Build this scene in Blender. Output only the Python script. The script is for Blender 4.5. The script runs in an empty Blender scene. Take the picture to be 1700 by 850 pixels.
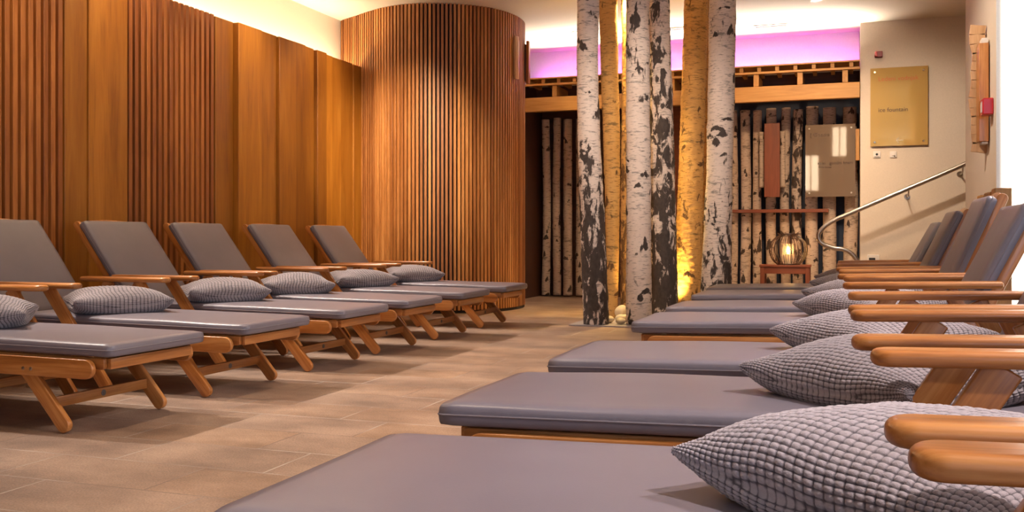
import bpy, bmesh, math, random
import numpy as np
from mathutils import Vector, Matrix
random.seed(7)
PI = math.pi
SC = bpy.context.scene
COL = SC.collection

# ------------------------------------------------------------------ materials
def new_mat(name):
    m = bpy.data.materials.new(name); m.use_nodes = True
    nt = m.node_tree; nt.nodes.clear()
    out = nt.nodes.new('ShaderNodeOutputMaterial')
    b = nt.nodes.new('ShaderNodeBsdfPrincipled')
    nt.links.new(b.outputs[0], out.inputs[0])
    return m, nt, b
def N(nt, t, **kw):
    n = nt.nodes.new(t)
    for k, v in kw.items():
        if k in ('op',): n.operation = v
        elif k in ('data_type', 'blend_type', 'feature', 'attribute_name', 'noise_dimensions', 'wave_type', 'bands_direction', 'clamp', 'distance', 'offset', 'offset_frequency'):
            setattr(n, k, v)
        else: n.inputs[k].default_value = v
    return n
def L(nt, a, b): nt.links.new(a, b)
def math_n(nt, op, a, b=None, clamp=False):
    n = nt.nodes.new('ShaderNodeMath'); n.operation = op; n.use_clamp = clamp
    for i, v in enumerate((a, b)):
        if v is None: continue
        if isinstance(v, (int, float)): n.inputs[i].default_value = v
        else: nt.links.new(v, n.inputs[i])
    return n.outputs[0]
def mix_c(nt, f, a, b, mode='MIX'):
    n = nt.nodes.new('ShaderNodeMix'); n.data_type = 'RGBA'; n.blend_type = mode
    for i, v in ((0, f), (6, a), (7, b)):
        if isinstance(v, (int, float)): n.inputs[i].default_value = v
        elif isinstance(v, tuple): n.inputs[i].default_value = (*v, 1) if len(v) == 3 else v
        else: nt.links.new(v, n.inputs[i])
    return n.outputs[2]
def ramp(nt, f, stops):
    n = nt.nodes.new('ShaderNodeValToRGB'); cr = n.color_ramp
    while len(cr.elements) < len(stops): cr.elements.new(0.5)
    for e, (p, c) in zip(cr.elements, stops):
        e.position = p; e.color = (*c, 1) if len(c) == 3 else c
    L(nt, f, n.inputs[0]); return n.outputs[0]
def vmul(nt, vec, s, add=None):
    n = nt.nodes.new('ShaderNodeVectorMath'); n.operation = 'MULTIPLY'
    L(nt, vec, n.inputs[0]); n.inputs[1].default_value = s
    o = n.outputs[0]
    if add is not None:
        a = nt.nodes.new('ShaderNodeVectorMath'); a.operation = 'ADD'
        L(nt, o, a.inputs[0]); L(nt, add, a.inputs[1]); o = a.outputs[0]
    return o
def noise(nt, vec, scale, detail=4, rough=.55, dist=0):
    n = nt.nodes.new('ShaderNodeTexNoise'); n.inputs['Scale'].default_value = scale
    n.inputs['Detail'].default_value = detail; n.inputs['Roughness'].default_value = rough
    n.inputs['Distortion'].default_value = dist
    L(nt, vec, n.inputs['Vector']); return n.outputs['Fac']
def bump(nt, b, h, strength, dist=.01):
    n = nt.nodes.new('ShaderNodeBump'); n.inputs['Strength'].default_value = strength
    n.inputs['Distance'].default_value = dist
    L(nt, h, n.inputs['Height']); L(nt, n.outputs[0], b.inputs['Normal'])
def objrand(nt):
    return nt.nodes.new('ShaderNodeObjectInfo').outputs['Random']

def wood(name, dark, mid, light, rough=.4, tone_amt=.0, tone_a=None, tone_b=None, coat=0., fig=1.0):
    """timber with grain running along each board (attribute gc = along, across, thickness)"""
    m, nt, b = new_mat(name)
    at = N(nt, 'ShaderNodeAttribute', attribute_name='gc').outputs['Vector']
    tn = N(nt, 'ShaderNodeAttribute', attribute_name='tone').outputs['Fac']
    v1 = vmul(nt, at, (1.1, 11, 11))
    n1 = noise(nt, v1, 1.6*fig, 5, .6, .8)
    v2 = vmul(nt, at, (3, 90, 90))
    n2 = noise(nt, v2, 1.4, 3, .6)
    n3 = noise(nt, vmul(nt, at, (.8, 3, 3)), 1.3, 2)
    f = math_n(nt, 'ADD', math_n(nt, 'MULTIPLY', n1, .62), math_n(nt, 'ADD', math_n(nt, 'MULTIPLY', n2, .25), math_n(nt, 'MULTIPLY', n3, .2)))
    c = ramp(nt, f, [(.36, dark), (.52, mid), (.70, light)])
    if tone_a is not None:
        tc = mix_c(nt, tn, tone_a, tone_b)
        c = mix_c(nt, tone_amt, c, mix_c(nt, 1.0, c, tc, 'MULTIPLY'))
    L(nt, c, b.inputs['Base Color'])
    r = math_n(nt, 'ADD', math_n(nt, 'MULTIPLY', n1, .25), rough-.12)
    L(nt, r, b.inputs['Roughness'])
    b.inputs['Coat Weight'].default_value = coat; b.inputs['Coat Roughness'].default_value = .18
    bump(nt, b, n2, .12, .002)
    return m

def plain(name, col, rough=.5, metal=0., bumpy=0., bs=60, coat=0.):
    m, nt, b = new_mat(name)
    tc = nt.nodes.new('ShaderNodeTexCoord').outputs['Object']
    n = noise(nt, tc, bs, 4)
    c = mix_c(nt, n, tuple(x*.9 for x in col), tuple(min(1, x*1.08) for x in col))
    L(nt, c, b.inputs['Base Color'])
    b.inputs['Roughness'].default_value = rough; b.inputs['Metallic'].default_value = metal
    b.inputs['Coat Weight'].default_value = coat
    if bumpy: bump(nt, b, n, bumpy, .003)
    return m
def emit(name, col, s):
    m = bpy.data.materials.new(name); m.use_nodes = True; nt = m.node_tree; nt.nodes.clear()
    o = nt.nodes.new('ShaderNodeOutputMaterial'); e = nt.nodes.new('ShaderNodeEmission')
    e.inputs[0].default_value = (*col, 1); e.inputs[1].default_value = s; L(nt, e.outputs[0], o.inputs[0]); return m

TEAK = wood('teak', (.20, .058, .011), (.44, .155, .032), (.64, .29, .085), .34, coat=.25)
OAK = wood('oak_panel', (.26, .090, .008), (.38, .145, .013), (.47, .20, .025), .48, 1.0, (.66, .58, .5), (1.22, 1.2, 1.15), fig=.7)
SLAT = wood('slat_timber', (.22, .070, .014), (.34, .118, .024), (.44, .17, .038), .5, 1.0, (.72, .60, .5), (1.2, 1.18, 1.1))
DRUM = wood('drum_timber', (.24, .085, .020), (.36, .14, .036), (.48, .21, .065), .5, 1.0, (.60, .46, .34), (1.5, 1.6, 1.7))
PINE = wood('beam_timber', (.34, .15, .035), (.46, .22, .055), (.56, .29, .085), .5)
REDW = wood('red_board', (.15, .035, .012), (.20, .05, .017), (.26, .07, .025), .5)
PALEW = wood('pale_board', (.45, .24, .11), (.58, .34, .17), (.68, .43, .24), .5)
DARKW = wood('dark_panel', (.035, .012, .006), (.06, .02, .009), (.09, .032, .014), .55)
BACKING = plain('dark_backing', (.018, .008, .004), .9)
PAINT = plain('cream_plaster', (.70, .60, .50), .8, bumpy=.04, bs=90)
WHITE = plain('white_plaster', (.86, .85, .82), .8, bumpy=.04, bs=90)
CEIL = plain('ceiling_plaster', (.72, .64, .54), .85, bumpy=.03, bs=90)
BLUE = plain('slate_blue_paint', (.035, .045, .075), .8)
STEEL = plain('brushed_steel', (.50, .44, .38), .28, 1.0, bs=200)
BRASS = plain('polished_stud', (.75, .62, .42), .2, 1.0)
GREYM = plain('grey_badge', (.16, .14, .14), .4, .6)
REDP = plain('red_plastic', (.50, .008, .014), .3)
DREDP = plain('dark_red_plastic', (.20, .006, .008), .3)
WPL = plain('white_plastic', (.75, .70, .66), .35)
BLACKP = plain('black_plastic', (.02, .02, .02), .4)
STONE = plain('pebble_stone', (.62, .50, .34), .6, bumpy=.2, bs=25)
RATTAN = plain('dark_rattan', (.05, .017, .008), .5)
WAX = plain('candle_wax', (.8, .65, .45), .5)
FLAME = emit('flame', (1.0, .55, .16), 60)
LAMPE = emit('fill_lamp_lens', (1.0, .78, .5), 6)

def vinyl():
    m, nt, b = new_mat('grey_vinyl')
    tc = nt.nodes.new('ShaderNodeTexCoord').outputs['Object']
    n = noise(nt, tc, 420, 2); n2 = noise(nt, tc, 5, 3); n3 = noise(nt, tc, 2.0, 2)
    c = mix_c(nt, n2, (.160, .139, .160), (.200, .176, .198))
    L(nt, c, b.inputs['Base Color'])
    b.inputs['Roughness'].default_value = .36
    b.inputs['Specular IOR Level'].default_value = .55
    h = math_n(nt, 'ADD', math_n(nt, 'MULTIPLY', n, .03), n3)
    bump(nt, b, h, .25, .02)
    return m
VINYL = vinyl()
PIPE = plain('vinyl_piping', (.19, .165, .178), .45)

def chenille():
    m, nt, b = new_mat('waffle_chenille')
    at = N(nt, 'ShaderNodeAttribute', attribute_name='cell').outputs['Fac']
    tc = nt.nodes.new('ShaderNodeTexCoord').outputs['Object']
    n = noise(nt, tc, 600, 2); n2 = noise(nt, tc, 18, 3)
    base = mix_c(nt, n2, (.30, .255, .26), (.42, .36, .355))
    c = mix_c(nt, at, (.06, .046, .05), base)      # darker colour in the grooves between the tufts
    L(nt, c, b.inputs['Base Color'])
    b.inputs['Roughness'].default_value = .9
    b.inputs['Sheen Weight'].default_value = .35; b.inputs['Sheen Roughness'].default_value = .4
    bump(nt, b, n, .5, .002)
    return m
CHEN = chenille()

def bark(name, la, lb, darkc, bumpd=.01):
    m, nt, b = new_mat(name)
    tc = nt.nodes.new('ShaderNodeTexCoord').outputs['Object']
    at = N(nt, 'ShaderNodeAttribute', attribute_name='scar').outputs['Fac']
    rnd = objrand(nt)
    cmb = nt.nodes.new('ShaderNodeCombineXYZ')
    r7 = math_n(nt, 'MULTIPLY', rnd, 37.0)
    for i in range(3): L(nt, r7, cmb.inputs[i])
    p = vmul(nt, tc, (1, 1, 1), cmb.outputs[0])
    nf = noise(nt, vmul(nt, p, (13, 13, 5.5)), 1.0, 6, .62, .6)
    nfine = noise(nt, vmul(nt, p, (16, 16, 120)), 1.0, 3, .6)
    nmid = noise(nt, vmul(nt, p, (7, 7, 26)), 1.0, 5, .65)
    npatch = noise(nt, vmul(nt, p, (4, 4, 3)), 1.0, 4)
    light = mix_c(nt, npatch, la, lb)
    light = mix_c(nt, ramp(nt, nfine, [(.56, (0, 0, 0)), (.66, (1, 1, 1))]), light, tuple(x*.45 for x in la))
    light = mix_c(nt, ramp(nt, nmid, [(.57, (0, 0, 0)), (.66, (1, 1, 1))]), light, tuple(x*.34 for x in lb))
    # dark mask from the scars and the fissured base
    s = math_n(nt, 'ADD', at, math_n(nt, 'MULTIPLY', math_n(nt, 'SUBTRACT', nf, .5), 1.9))
    mk = ramp(nt, s, [(.47, (0, 0, 0)), (.56, (1, 1, 1))])
    nd = noise(nt, vmul(nt, p, (40, 40, 22)), 1.0, 4)
    dk = mix_c(nt, nd, tuple(x*.35 for x in darkc), tuple(min(1, x*1.9) for x in darkc))
    c = mix_c(nt, mk, light, dk)
    L(nt, c, b.inputs['Base Color'])
    b.inputs['Roughness'].default_value = .75
    h = math_n(nt, 'ADD', math_n(nt, 'MULTIPLY', mk, math_n(nt, 'SUBTRACT', nd, .9)), math_n(nt, 'MULTIPLY', nmid, .35))
    h = math_n(nt, 'ADD', h, math_n(nt, 'MULTIPLY', nfine, .12))
    bump(nt, b, h, .8, bumpd)
    return m
BARK = bark('birch_bark', (.64, .51, .43), (.80, .69, .61), (.050, .036, .030))
BARKA = bark('golden_lit_amber_bark', (.52, .27, .07), (.66, .40, .14), (.13, .065, .02), .014)  # peeling amber bark, with the golden lamp light put into its colour
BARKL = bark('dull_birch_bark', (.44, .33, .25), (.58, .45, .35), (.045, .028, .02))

def floor_mat():
    m, nt, b = new_mat('slate_tile')
    tc = nt.nodes.new('ShaderNodeTexCoord').outputs['Object']
    br = nt.nodes.new('ShaderNodeTexBrick')
    L(nt, tc, br.inputs['Vector'])
    br.inputs['Scale'].default_value = 1; br.inputs['Brick Width'].default_value = .62
    br.inputs['Row Height'].default_value = .31; br.inputs['Mortar Size'].default_value = .004
    br.inputs['Mortar Smooth'].default_value = .3; br.offset = .37
    br.inputs['Color1'].default_value = (0, 0, 0, 1); br.inputs['Color2'].default_value = (1, 1, 1, 1)
    br.inputs['Bias'].default_value = 0
    n1 = noise(nt, vmul(nt, tc, (1, 1.6, 1)), 2.2, 6, .6); n2 = noise(nt, vmul(nt, tc, (1, 2.5, 1)), 28, 5, .7); n3 = noise(nt, tc, 160, 3)
    base = ramp(nt, n1, [(.32, (.16, .098, .062)), (.5, (.27, .172, .112)), (.68, (.38, .255, .172))])
    base = mix_c(nt, math_n(nt, 'MULTIPLY', br.outputs['Color'], .28), base, (.24, .205, .19))
    base = mix_c(nt, .35, base, mix_c(nt, n2, (.12, .1, .1), (1.9, 1.9, 1.85)), 'MULTIPLY')
    base = mix_c(nt, .45, base, mix_c(nt, ramp(nt, n3, [(.35, (0, 0, 0)), (.65, (1, 1, 1))]), (.45, .42, .4), (1.5, 1.5, 1.5)), 'MULTIPLY')
    nl = noise(nt, tc, 1.7, 2)
    grout = mix_c(nt, ramp(nt, nl, [(.42, (0, 0, 0)), (.6, (1, 1, 1))]), (.16, .11, .085), (.46, .40, .34))
    c = mix_c(nt, math_n(nt, 'MULTIPLY', br.outputs['Fac'], .9), base, grout)
    L(nt, c, b.inputs['Base Color'])
    r = math_n(nt, 'ADD', math_n(nt, 'MULTIPLY', n2, .25), .33)
    L(nt, r, b.inputs['Roughness'])
    b.inputs['Specular IOR Level'].default_value = .45
    base = base
    h = math_n(nt, 'ADD', math_n(nt, 'MULTIPLY', n2, .7), math_n(nt, 'MULTIPLY', n3, .4))
    h = math_n(nt, 'SUBTRACT', h, math_n(nt, 'MULTIPLY', br.outputs['Fac'], .6))
    bump(nt, b, h, .4, .006)
    return m
FLOORM = floor_mat()

def glass(name, col, rough, alpha, metal=0.):
    m, nt, b = new_mat(name)
    b.inputs['Base Color'].default_value = (*col, 1); b.inputs['Roughness'].default_value = rough
    b.inputs['Alpha'].default_value = alpha; b.inputs['Metallic'].default_value = metal
    b.inputs['Coat Weight'].default_value = 1.0; b.inputs['Coat Roughness'].default_value = .02
    return m
GOLDG = glass('gold_tinted_glass', (.72, .47, .15), .06, .92, .35)
SMOKG = glass('smoked_glass', (.42, .27, .15), .03, .86, .6)
CLEARG = glass('lantern_glass', (.9, .8, .7), .03, .15)
WINGL = glass('window_glass', (.9, .95, 1), .02, .04)
SIGNR = plain('red_lettering', (.48, .12, .03), .5)
SIGNK = plain('dark_lettering', (.10, .055, .03), .5)
SIGNW = plain('pale_lettering', (.85, .75, .6), .5)

# ------------------------------------------------------------------ mesh helpers
class MB:
    def __init__(s): s.v = []; s.f = []; s.gc = []; s.tn = []
    def add(s, vs, fs, gc=None, tone=.5):
        o = len(s.v); s.v += [tuple(v) for v in vs]
        s.f += [tuple(i+o for i in f) for f in fs]
        s.gc += [tuple(g) for g in gc] if gc is not None else [tuple(v) for v in vs]
        s.tn += [tone]*len(vs)
    def build(s, name, mat, parent=None, loc=None, smooth=True, angle=.6):
        me = bpy.data.meshes.new(name); me.from_pydata(s.v, [], s.f); me.update()
        a = me.attributes.new('gc', 'FLOAT_VECTOR', 'POINT'); a.data.foreach_set('vector', np.array(s.gc, 'f').ravel())
        t = me.attributes.new('tone', 'FLOAT', 'POINT'); t.data.foreach_set('value', np.array(s.tn, 'f'))
        bm = bmesh.new(); bm.from_mesh(me); bmesh.ops.recalc_face_normals(bm, faces=bm.faces); bm.to_mesh(me); bm.free()
        if smooth:
            me.polygons.foreach_set('use_smooth', [True]*len(me.polygons)); me.set_sharp_from_angle(angle=angle)
        me.materials.append(mat)
        o = bpy.data.objects.new(name, me); COL.objects.link(o)
        if parent is not None: o.parent = parent
        if loc is not None: o.location = loc
        return o
def profile(hw, s0, s1, r0, r1, n=8):
    """outline in (s, v): straight board, ends rounded with radius r0 / r1"""
    P = []
    def end(sx, d, r):
        r = min(r, hw)
        out = []
        for k in range(n+1):
            a = PI/2*k/n
            out.append((sx - d*(r - r*math.sin(a)), -(hw - r + r*math.cos(a))))
        out2 = [(p[0], -p[1]) for p in reversed(out)]
        return out + out2
    e1 = end(s1, 1, max(r1, 1e-4)); e0 = end(s0, -1, max(r0, 1e-4))
    return e1 + [(p[0], p[1]) for p in reversed(e0)]
def board(mb, a, b, w, t, wd=(0, 0, 1), r0=.004, r1=.004, c=.003, ext0=0, ext1=0, tone=.5, steps=2, n=None):
    """a board from a to b, width w along wd, thickness t across"""
    a = Vector(a); b = Vector(b); d = (b-a); ln = d.length; d.normalize()
    wd = Vector(wd); wd = (wd - d*wd.dot(d)).normalized(); nn = d.cross(wd)
    s0 = -ext0; s1 = ln+ext1; hw = w/2
    if n is None: n = 7 if max(r0, r1) > .012 else 2
    loops = []
    for k in range(steps+1):
        al = PI/2*k/steps
        loops.append((c*(1-math.sin(al)), -t/2 + c*(1-math.cos(al))))
    loops += [(i, -z) for i, z in reversed(loops)]
    vs, gc = [], []
    ro = random.uniform(0, 50)
    for ins, z in loops:
        for (s, v) in profile(hw-ins, s0+ins, s1-ins, max(r0-ins, .0005), max(r1-ins, .0005), n):
            vs.append(a + d*s + wd*v + nn*z); gc.append((s+ro, v+ro*.7, z))
    m = len(vs)//len(loops); fs = []
    for k in range(len(loops)-1):
        for i in range(m):
            j = (i+1) % m
            fs.append((k*m+i, k*m+j, (k+1)*m+j, (k+1)*m+i))
    fs.append(tuple(reversed(range(m)))); fs.append(tuple(range((len(loops)-1)*m, len(loops)*m)))
    mb.add(vs, fs, gc, tone)
def box(mb, x0, x1, y0, y1, z0, z1, grain='x', c=.002, tone=.5):
    cx, cy, cz = (x0+x1)/2, (y0+y1)/2, (z0+z1)/2
    if grain == 'x': board(mb, (x0, cy, cz), (x1, cy, cz), z1-z0, y1-y0, (0, 0, 1), c, c, c, tone=tone, steps=1, n=1)
    elif grain == 'y': board(mb, (cx, y0, cz), (cx, y1, cz), z1-z0, x1-x0, (0, 0, 1), c, c, c, tone=tone, steps=1, n=1)
    else: board(mb, (cx, cy, z0), (cx, cy, z1), x1-x0, y1-y0, (1, 0, 0), c, c, c, tone=tone, steps=1, n=1)
def sbox(mb, x0, x1, y0, y1, z0, z1, tone=.5):
    vs = [(x, y, z) for z in (z0, z1) for y in (y0, y1) for x in (x0, x1)]
    mb.add(vs, [(0, 2, 3, 1), (4, 5, 7, 6), (0, 1, 5, 4), (2, 6, 7, 3), (0, 4, 6, 2), (1, 3, 7, 5)], None, tone)
def tube(mb, pts, r, seg=12, closed=False, cap=True):
    pts = [Vector(p) for p in pts]; n = len(pts); vs = []; gc = []
    rr = r if isinstance(r, (list, tuple)) else [r]*n
    up = Vector((0, 0, 1)); s = 0
    prev = None
    for i, p in enumerate(pts):
        if closed: d = pts[(i+1) % n]-pts[i-1]
        else: d = pts[min(i+1, n-1)]-pts[max(i-1, 0)]
        d.normalize()
        if prev is None:
            q = up if abs(d.z) < .9 else Vector((1, 0, 0)); x = d.cross(q).normalized()
        else: x = (prev - d*prev.dot(d)).normalized()
        prev = x; y = d.cross(x)
        if i: s += (p-pts[i-1]).length
        for k in range(seg):
            a = 2*PI*k/seg; vs.append(p + (x*math.cos(a)+y*math.sin(a))*rr[i]); gc.append((s, rr[i]*a, 0))
    fs = []
    for i in range(n if closed else n-1):
        for k in range(seg):
            j = (k+1) % seg; i2 = (i+1) % n
            fs.append((i*seg+k, i*seg+j, i2*seg+j, i2*seg+k))
    if cap and not closed:
        fs.append(tuple(range(seg))); fs.append(tuple(range((n-1)*seg, n*seg)))
    mb.add(vs, fs, gc)
def lathe(mb, prof, cx, cy, seg=24, axis='z', o=(0, 0, 0)):
    vs = []; fs = []
    for r, z in prof:
        for k in range(seg):
            a = 2*PI*k/seg
            if axis == 'z': vs.append((cx+r*math.cos(a), cy+r*math.sin(a), z))
            elif axis == 'y': vs.append((cx+r*math.cos(a), z, cy+r*math.sin(a)))
            else: vs.append((z, cx+r*math.cos(a), cy+r*math.sin(a)))
    m = len(prof)
    for i in range(m-1):
        for k in range(seg):
            j = (k+1) % seg; fs.append((i*seg+k, i*seg+j, (i+1)*seg+j, (i+1)*seg+k))
    fs.append(tuple(range(seg))); fs.append(tuple(range((m-1)*seg, m*seg)))
    mb.add(vs, fs)
def catmull(P, n=8):
    P = [Vector(p) for p in P]; out = []
    for i in range(len(P)-1):
        p0 = P[max(i-1, 0)]; p1 = P[i]; p2 = P[i+1]; p3 = P[min(i+2, len(P)-1)]
        for k in range(n):
            t = k/n
            out.append(.5*((2*p1)+(p2-p0)*t+(2*p0-5*p1+4*p2-p3)*t*t+(3*p1-p0-3*p2+p3)*t**3))
    out.append(P[-1]); return out

def thing(name, label, cat, loc=(0, 0, 0), rz=0, group=None):
    o = bpy.data.objects.new(name, None); COL.objects.link(o); o.empty_display_size = .1
    o.location = loc; o.rotation_euler = (0, 0, rz); tag(o, label, cat, group); return o
def tag(o, label, cat, group=None):
    o['label'] = label; o['category'] = cat
    if group: o['group'] = group
    return o
def struct(o): o['kind'] = 'structure'; return o
def copy_tree(o, parent=None):
    c = o.copy(); COL.objects.link(c)
    if parent is not None: c.parent = parent
    for ch in list(o.children): copy_tree(ch, c)
    return c

# ------------------------------------------------------------------ lounger
def cushion(name, parent, L_, W, T, M, seamname='piping'):
    """vinyl pad: local s along, y across, thickness up; M maps it into the lounger frame"""
    mb = MB(); nx, ny = 26, 14; r = .017
    def axis(n, h):
        core = [(-h+r) + (2*h-2*r)*i/n for i in range(n+1)]
        return core
    # rounded box by projecting a subdivided cube
    bm = bmesh.new()
    bmesh.ops.create_cube(bm, size=2)
    bmesh.ops.subdivide_edges(bm, edges=[e for e in bm.edges if abs(e.verts[0].co.x-e.verts[1].co.x) > 1], cuts=nx)
    bmesh.ops.subdivide_edges(bm, edges=[e for e in bm.edges if abs(e.verts[0].co.y-e.verts[1].co.y) > 1], cuts=ny)
    bmesh.ops.subdivide_edges(bm, edges=[e for e in bm.edges if abs(e.verts[0].co.z-e.verts[1].co.z) > 1], cuts=5)
    hx, hy, hz = L_/2, W/2, T/2
    sd = random.uniform(0, 9)
    def warp(c, h, rr):  # crowd vertices to the rims
        return math.copysign(min(1, abs(c)**.75), c)*h
    for v in bm.verts:
        p = Vector((warp(v.co.x, hx, r), warp(v.co.y, hy, r), v.co.z*hz))
        q = Vector((max(-hx+r, min(hx-r, p.x)), max(-hy+r, min(hy-r, p.y)), max(-hz+r, min(hz-r, p.z))))
        d = p-q
        if d.length > 1e-6: p = q + d.normalized()*min(r, max(d.length, r if max(abs(v.co.x), abs(v.co.y), abs(v.co.z)) > .999 else d.length))
        u, w = p.x/hx, p.y/hy
        puff = .006*(1-u*u)*(1-w*w) if p.z > 0 else 0
        wob = .0022*math.sin(9*p.x+sd)*math.cos(7*p.y+sd)
        p.z += puff + (wob if p.z > 0 else 0)
        side = 1-abs(p.z/hz)
        if abs(w) > .97: p.y += math.copysign(.0025*side, w)
        if abs(u) > .985: p.x += math.copysign(.0025*side, u)
        v.co = M @ Vector((p.x+hx, p.y, p.z+hz))
    me = bpy.data.meshes.new(name); bmesh.ops.recalc_face_normals(bm, faces=bm.faces); bm.to_mesh(me); bm.free()
    me.polygons.foreach_set('use_smooth', [True]*len(me.polygons)); me.materials.append(VINYL)
    o = bpy.data.objects.new(name, me); COL.objects.link(o); o.parent = parent
    # piping seam round the middle of the edge
    pb = MB(); pts = []
    e = .0022
    for sx, sy in ((1, 1), (-1, 1), (-1, -1), (1, -1)):
        for k in range(5):
            a = {(1, 1): 0, (-1, 1): PI/2, (-1, -1): PI, (1, -1): 3*PI/2}[(sx, sy)] + PI/2*k/4
            pts.append(M @ Vector((hx+sx*(hx-r)+math.cos(a)*(r+e), sy*(hy-r)+math.sin(a)*(r+e), hz+.002)))
    tube(pb, pts, .0026, 6, closed=True)
    pb.build(seamname, PIPE, o)
    return o

def lounger(cy, side, label, group, seat_z=.37, rise=.012, L_=1.47, ang=37., back=.66, armz=.555, arise=.0, tipx=.965, foot=-2.75, W=.59):
    """local x runs from foot end to head end, y across. side: -1 head towards -X world, +1 head towards +X"""
    t = thing('sun_lounger', label, 'lounger', (foot, cy, 0), PI if side < 0 else 0, group)
    T = .058; z0 = seat_z - T           # underside of pad at the foot
    sl = rise
    def zr(x): return z0 + sl*x
    # pads
    a = math.atan(sl)
    M = Matrix.Translation((0, 0, z0)) @ Matrix.Rotation(-a, 4, 'Y')
    cushion('seat_cushion', t, L_, W, T, M)
    ar = math.radians(ang)
    d = Vector((math.sin(ar), 0, math.cos(ar))); n = Vector((-math.cos(ar), 0, math.sin(ar)))
    base = Vector((L_+.012, 0, zr(L_)+.045)) - n*0 + Vector((.0, 0, .0))
    origin = base - n*T
    M2 = Matrix(((d.x, 0, n.x, origin.x), (0, 1, 0, 0), (d.z, 0, n.z, origin.z), (0, 0, 0, 1)))
    bc = cushion('back_cushion', t, back, W, T, M2)
    # side rails
    for s in (-1, 1):
        mb = MB()
        board(mb, (.075, s*.302, zr(.1)-.047), (L_+.30, s*.302, zr(L_+.3)-.052), .078, .024, (0, 0, 1), .039, .03, .004, steps=3)
        rl = mb.build('side_rail', TEAK, t)
        for bx in (.385, .425):
            k = MB(); y0 = s*.314
            lathe(k, [(.0075, y0-.002*s), (.0075, y0+.0015*s), (.004, y0+.003*s)], bx, zr(bx)-.058, 12, 'y')
            k.build('bolt', STEEL, rl)
    # leg rest frame with slats
    mb = MB()
    for s in (-1, 1): board(mb, (.055, s*.262, zr(.05)-.027), (L_-.02, s*.262, zr(L_)-.027), .046, .022, (0, 0, 1), .01, .01, .003)
    board(mb, (.05, -.25, zr(.05)-.028), (.05, .25, zr(.05)-.028), .044, .024, (0, 0, 1))
    nsl = 14
    for i in range(nsl):
        x = .09 + (L_-.14)*i/(nsl-1)
        board(mb, (x, -.26, zr(x)-.005), (x, .26, zr(x)-.005), .052, .010, (1, 0, 0))
    mb.build('seat_frame', TEAK, t)
    # foot legs
    for s in (-1, 1):
        mb = MB(); y = s*.286
        board(mb, (.47, y, zr(.4)-.02), (.235, y, .031), .062, .026, (1, 0, 0), .02, .031, .004, ext1=.026, steps=3)
        mb.build('leg', TEAK, t)
    mb = MB(); cz = .118; cxx = .235+.235*(cz-.03)/(zr(.4)-.05)
    board(mb, (cxx, -.275, cz), (cxx, .275, cz), .044, .022, (.0, 0, 1), .002, .002, .003)
    sb = mb.build('stretcher', TEAK, t)
    k = MB(); lathe(k, [(.0135, cxx-.0095), (.0135, cxx-.0125), (.0105, cxx-.0132), (.0105, cxx-.0128), (.0075, cxx-.0128), (.0075, cxx-.0136), (.002, cxx-.0136)], 0, cz, 24, 'x')
    k.build('round_emblem', GREYM, sb)
    # middle legs that carry the arms
    for s in (-1, 1):
        mb = MB(); y = s*.338
        board(mb, (tipx+.215, y, armz-.022), (.80, y, .031), .064, .026, (1, 0, 0), .004, .031, .004, ext1=.028, steps=3)
        mb.build('leg', TEAK, t)
    mb = MB(); board(mb, (.885, -.325, .13), (.885, .325, .13), .042, .022, (0, 0, 1)); mb.build('stretcher', TEAK, t)
    # rear legs
    for s in (-1, 1):
        mb = MB(); y = s*.338
        board(mb, (tipx+.42, y, armz-.022), (L_+.24, y, .031), .06, .026, (1, 0, 0), .004, .03, .004, ext1=.028, steps=3)
        mb.build('leg', TEAK, t)
    mb = MB(); board(mb, (L_+.19, -.325, .13), (L_+.19, .325, .13), .042, .022, (0, 0, 1)); mb.build('stretcher', TEAK, t)
    # arms
    for s in (-1, 1):
        mb = MB()
        board(mb, (tipx, s*.345, armz-.014), (tipx+.62, s*.345, armz-.014+arise), .078, .03, (0, 1, 0), .036, .01, .0135, steps=5, n=12)
        mb.build('armrest', TEAK, t)
    # back frame
    o = origin - n*.014
    mb = MB()
    for s in (-1, 1):
        board(mb, o+Vector((0, s*.275, 0))-d*.03, o+Vector((0, s*.275, 0))+d*(back+.035), .052, .026, n, .01, .024, .004, steps=2)
    # crest rail, gently arched
    arc = []
    for i in range(13):
        y = -.262+.524*i/12; arc.append(o + Vector((0, y, 0)) + d*(back+.002+.022*(1-(y/.262)**2)))
    for i in range(12): board(mb, arc[i], arc[i+1], .05, .022, d, .0005, .0005, .002, ext0=.002, ext1=.002, n=1)
    for i in range(7):
        q = o + d*(.08+(back-.16)*i/6)
        board(mb, q+Vector((0, -.265, 0)), q+Vector((0, .265, 0)), .05, .010, d)
    mb.build('back_frame', TEAK, t)
    return t

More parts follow.
